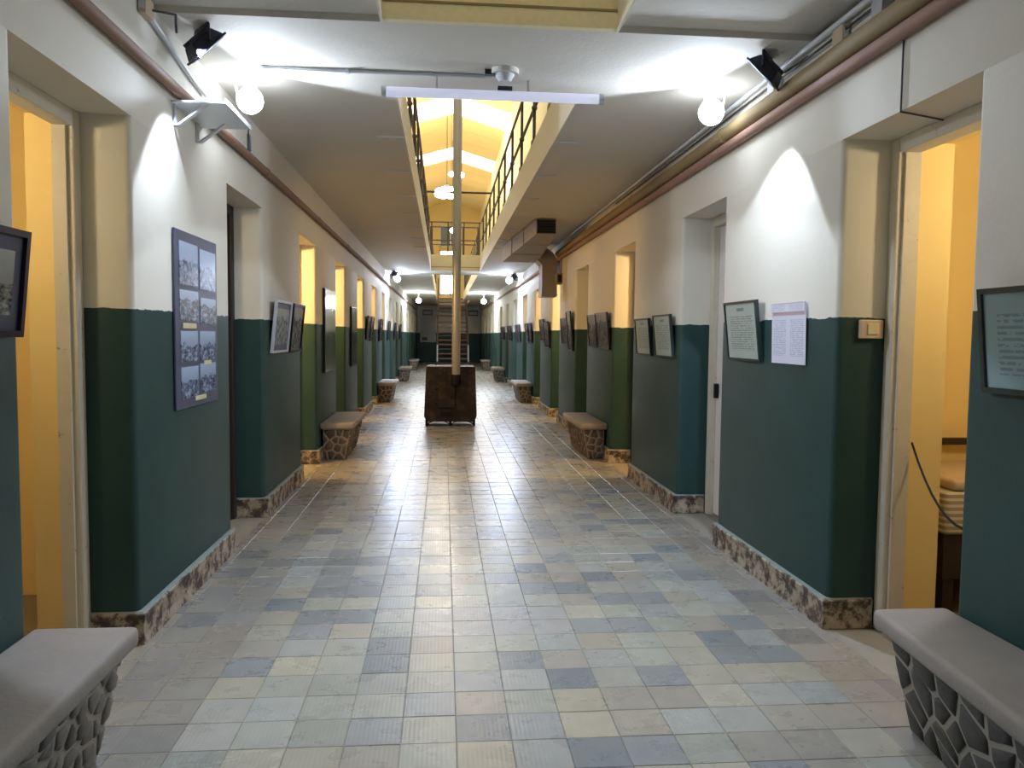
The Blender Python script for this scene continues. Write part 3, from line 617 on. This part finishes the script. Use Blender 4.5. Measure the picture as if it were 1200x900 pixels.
def set_floods(y, tagn, wB, wA, near):
    lens = 'led' if near else 'ledf'
    flood('floodlight', (-1.25,y-.06,CZ-.11), (.6,.45,-.66), FS, 'black floodlight hung under the ceiling, left, %s' % tagn, 'off', (-1.27,y-.06,CZ-.008))
    flood('floodlight', (1.79,y-.02,CZ-.11), (-.6,.45,-.66), FS, 'black floodlight hung under the ceiling, right, %s' % tagn, 'off', (1.81,y-.02,CZ-.008))
    spot((-1.25,y-.17,CZ-.15), (.40,.20,-.89), wA, 54, .06, r=.02); spot((1.80,y-.05,CZ-.17), (-.40,.20,-.89), wA, 52, .06, r=.02)
    flood('floodlight', (-1.22,y+.74,2.955), (.45,-.85,-.12), (.10,.09,.05), 'glaring lit floodlight by the left wall, %s' % tagn, lens, (-1.26,y+.78,CZ-.008), body='white', dome=True)
    flood('floodlight', (1.72,y+.64,2.955), (-.45,-.85,-.12), (.10,.09,.05), 'glaring lit floodlight by the right wall, %s' % tagn, lens, (1.76,y+.68,CZ-.008), body='white', dome=True)
    ax, hf = ((.78,-.62,-.06), 71) if near else ((.25,-.95,-.14), 58)
    fc = FLOOD if near else (.62,.74,1)
    spot((-1.13,y+.66,2.94), ax, wB, hf, .12, fc); spot((1.63,y+.56,2.94), (-ax[0],ax[1],ax[2]), wB, hf, .12, fc)
set_floods(4.40, 'at the nearest ceiling beam', 50, 120, True)
set_floods(20.1, 'at the distant ceiling beam', 125, 230, False)
b = B(); b.tube([(XL+.03,4.02,3.05),(-1.33,4.12,3.07),(-1.35,4.18,3.05),(-1.36,4.22,3.02)],.006,6); tag(b.obj('electric_cable','cable'),'dark cable looping to the left floodlight','cable')
b = B(); b.tube([(1.91,4.38,3.0),(1.94,4.36,3.02),(XR-.03,4.2,3.03)],.006,6); tag(b.obj('electric_cable','cable'),'dark cable from the right floodlight to the wall','cable')
# equipment shelf on the left wall
r = empty('wall_shelf', (XL+.14,4.66,2.61), 'white metal shelf on two triangular brackets on the left wall', 'shelf')
bx(XL,XL+.285,4.39,4.93,2.722,2.735).obj('shelf_board','white',r,bevel=.003)
for y in (4.42,4.80):
    k = empty('x',(0,0,0)) if False else None
    bx(XL,XL+.012,y,y+.035,2.61,2.722).obj('bracket_upright','white',r)
    B().hexa([(XL+.012,y,2.61),(XL+.03,y,2.61),(XL+.03,y+.035,2.61),(XL+.012,y+.035,2.61),(XL+.16,y,2.722),(XL+.178,y,2.722),(XL+.178,y+.035,2.722),(XL+.16,y+.035,2.722)]).obj('bracket_brace','white',r)
bx(XL+.28,XL+.286,4.39,4.93,2.722,2.75).obj('shelf_lip','white',r)
r = empty('small_device', (XL+.14,4.68,2.735), 'small dark device lying on the white wall shelf', 'device'); bx(XL+.09,XL+.20,4.62,4.76,2.735,2.775).obj('device_body','black',r,bevel=.008); bx(XL+.11,XL+.18,4.615,4.62,2.745,2.765).obj('device_port','white',r)
r = empty('hanging_tag', (XL+.27,4.95,2.60), 'grey tag hanging off the far end of the wall shelf', 'tag'); bx(XL+.262,XL+.28,4.93,4.965,2.60,2.70).obj('tag_body','glasspanel',r,bevel=.003); bx(XL+.268,XL+.274,4.93,4.935,2.70,2.735).obj('tag_string','cable',r)

# ------------------------------------------------------------------ ventilation duct
r = empty('ventilation_duct', (1.6,12.5,2.18), 'beige rectangular air duct with a black grille under the right ceiling', 'duct')
def loft(a, c, name, mat='duct'):       # a, c = (y, x0, x1, z0, z1)
    return B().hexa([(a[1],a[0],a[3]),(a[2],a[0],a[3]),(c[2],c[0],c[3]),(c[1],c[0],c[3]),(a[1],a[0],a[4]),(a[2],a[0],a[4]),(c[2],c[0],c[4]),(c[1],c[0],c[4])]).obj(name, mat, r)
loft((10.7,1.25,1.52,2.89,3.085),(11.7,1.18,1.56,2.86,3.085),'duct_section'); loft((11.72,1.18,1.56,2.86,3.085),(12.8,1.10,1.60,2.83,3.085),'duct_section'); loft((12.82,1.10,1.60,2.83,3.085),(13.9,1.03,1.66,2.80,3.085),'duct_section')
for y, a, c, z in ((11.71,1.17,1.57,2.85),(12.81,1.09,1.61,2.82)): bx(a,c,y-.015,y+.015,z,3.09).obj('flange','duct',r)
gr = bx(1.262,1.508,10.685,10.70,2.90,3.075).obj('grille','grille',r)
for z in (2.93,2.965,3.0,3.035): bx(1.268,1.502,10.672,10.69,z,z+.012).obj('grille_blade','dark',gr)
pf = [(1.60,3.02)]; pf += [(1.66+.28*math.sin(t*math.pi/12), 2.74+.28*math.cos(t*math.pi/12)) for t in range(7)]
pf += [(1.94,2.18),(1.68,2.18),(1.68,2.72),(1.60,2.80)]
B().prism(pf,'y',13.45,13.9).obj('down_duct','duct',r,smooth=True)
for z in (2.7,2.2): bx(1.67,1.95,13.44,13.91,z,z+.02).obj('flange','duct',r)
bx(1.03,1.66,13.9,13.92,2.80,3.085).obj('end_plate','duct',r)
r = empty('meter_box', (XR-.05,13.25,2.38), 'small dark box on the right wall beside the duct', 'box'); bx(XR-.10,XR,13.15,13.35,2.38,2.56).obj('box_body','pipet',r,bevel=.006); bx(XR-.08,XR-.02,13.14,13.15,2.41,2.53).obj('box_face','grille',r); bx(XR-.03,XR,13.2,13.28,2.56,2.86).obj('riser','duct',r)

# ------------------------------------------------------------------ gallery railings
def railing(x, y0, y1, label, side):
    e = empty('gallery_railing', (x, (y0+y1)/2, SLABTOP), label, 'railing')
    for z in (4.33, 3.88): B().cyl((x,y0,z),(x,y1,z),.018,8).obj('rail', 'rail', e, smooth=True)
    y = y0+.3
    while y < y1:
        B().cyl((x,y,SLABTOP-.12),(x,y,4.33),.017,8).obj('post', 'rail', e, smooth=True)
        B().ball((x,y,3.88),.032,8,6).obj('post_joint', 'rail', e); bx(x-.03,x+.03,y-.05,y+.05,SLABTOP,SLABTOP+.10).obj('post_foot', 'pipet', e)
        y += 1.33
railing(OL-.03, 5.35, 19.7, 'iron gallery railing along the left edge of the light well', -1)
railing(OR+.03, 5.35, 19.7, 'iron gallery railing along the right edge of the light well', 1)
railing(OL-.03, 21.0, 36.0, 'distant iron railing on the left of the stair well', -1)
railing(OR+.03, 21.0, 36.0, 'distant iron railing on the right of the stair well', 1)
for y, lab in ((19.95,'cross railing at the far end of the light well'),(20.85,'cross railing at the near end of the stair well')):
    e = empty('gallery_railing', (XM,y,SLABTOP), lab, 'railing')
    for z in (4.33,3.88): B().cyl((OL-.03,y,z),(OR+.03,y,z),.016,8).obj('rail','rail',e,smooth=True)
    for x in (OL+.02,.1,.5,OR-.02): B().cyl((x,y,SLABTOP),(x,y,4.33),.015,8).obj('post','rail',e,smooth=True)
tag(B().cyl((OL-.03,15.8,4.33),(OR+.03,15.8,4.33),.02,10).obj('tie_bar','rail',smooth=True),'single iron tie bar across the light well between the railings','bar')

# ------------------------------------------------------------------ hanging lamps
e = empty('chandelier', (.08,25,5.65), 'bright hanging cluster of globe lamps in the upper hall', 'lamp')
B().cyl((.08,25,6.2),(.08,25,8.775),.012,8).obj('stem','rail',e)
B().cyl((.08,25,6.1),(.08,25,6.2),.09,12).obj('hub','rail',e)
for t in range(6):
    a = t*math.pi/3; x, y = .08+.24*math.cos(a), 25+.24*math.sin(a); B().cyl((.08,25,6.15),(x,y,6.05),.01,6).obj('arm','rail',e); B().ball((x,y,5.95),.15).obj('globe','bulb',e,smooth=True)
for i, (x, y, z, lab) in enumerate(((.22,25.4,6.62,'small bright globe lamp above and left of the flue'),(.55,25.4,6.6,'small bright globe lamp above and right of the flue'),(.30,30,5.45,'single bright globe lamp far down the upper hall'))):
    e = empty('globe_lamp', (x,y,z-.1), lab, 'lamp'); B().ball((x,y,z),.085,12,8).obj('globe','bulb',e,smooth=True); B().cyl((x,y,z+.08),(x,y,RIDGE-.29*abs(x-XM)+(.03 if y < 27 else .0)),.008,6).obj('cord','rail',e)
for x, lab in ((-.95,'glowing pendant bulb in the far left of the corridor'),(1.52,'glowing pendant bulb in the far right of the corridor')):
    e = empty('pendant_bulb', (x,30,2.72), lab, 'lamp'); B().ball((x,30,2.80),.10,14,8).obj('globe','bulb',e,smooth=True); B().cyl((x,30,2.89),(x,30,CZ),.014,8).obj('rod','white',e); B().cyl((x,30,CZ-.03),(x,30,CZ),.06,12).obj('canopy','white',e)
    point((x,29.8,2.62), 60, (.85,.92,1), .1)
for y, wt in ((24.6,120),(36,110)): point((.08,y,5.6), wt, (1,.86,.66), .3)  # chandelier light, plus an added fill farther on where no lamp hangs

# ------------------------------------------------------------------ far staircase
e = empty('wooden_staircase', (.45,39,0), 'dark wooden open stairs climbing to the gallery at the far end', 'staircase')
NS = 16; RI, GO, Y0 = SLABTOP/NS, .34, 36.4; sx0, sx1 = -.26, 1.12
for i in range(NS): bx(sx0, sx1, Y0+GO*i, Y0+GO*i+.33, RI*(i+1)-.05, RI*(i+1)).obj('tread', 'tread' if i % 3 else 'wood', e)
for x in (sx0-.05, sx1):
    B().hexa([(x,Y0-.1,0),(x+.05,Y0-.1,0),(x+.05,Y0+GO*NS,SLABTOP-.28),(x,Y0+GO*NS,SLABTOP-.28),(x,Y0-.1,.25),(x+.05,Y0-.1,.25),(x+.05,Y0+GO*NS,SLABTOP+.02),(x,Y0+GO*NS,SLABTOP+.02)]).obj('stringer','wood',e)
    xc = x+.025
    for t in (0,4,8,12): y = Y0+GO*t; B().cyl((xc,y,RI*t+.1),(xc,y,RI*t+1.05),.03,8).obj('baluster','white' if t == 0 else 'rail',e)
    B().cyl((xc,Y0,1.05),(xc,Y0+GO*NS,SLABTOP+1.05),.03,8).obj('handrail','wood',e)

# ------------------------------------------------------------------ first right doorway: switch, chain, bunk
r = empty('light_switch', (2.16,3.815,1.505), 'beige switch box on the jamb of the first right doorway', 'switch'); bx(2.10,2.22,3.80,3.832,1.505,1.60).obj('switch_box','beige',r,bevel=.006); bx(2.135,2.19,3.792,3.80,1.525,1.58).obj('rocker','caption',r,bevel=.003)
b = B(); pts = []
for t in range(15):
    u = t/14; pts.append((2.37, 3.76-.84*u, .98-.34*4*u*(1-u)*1.0))
tag(B().tube(pts,.006,6).obj('barrier_chain','iron'),'thin chain sagging across the first right doorway','chain')
e = empty('cell_bunk', (3.5,4.2,0), 'dark wooden bunk with striped mattress inside the first right cell', 'bed')
bx(2.68,4.6,3.95,4.58,.40,.46).obj('bed_base','dwood',e,bevel=.006)
bx(2.68,4.6,3.93,3.97,.22,.46).obj('side_rail','dwood',e)
for x in (2.70,4.52):
    for y in (3.95,4.50): bx(x,x+.06,y,y+.06,0,.40).obj('leg','dwood',e)
bx(2.66,4.6,3.9,4.58,.46,.70).obj('mattress','mattress',e,bevel=.03,seg=3,smooth=True)
bx(2.70,4.6,3.9,4.56,.70,.76).obj('folded_blanket','beige',e,bevel=.02,seg=3,smooth=True)
bx(2.70,4.6,4.53,4.57,.86,.90).obj('wall_rail','dwood',e)
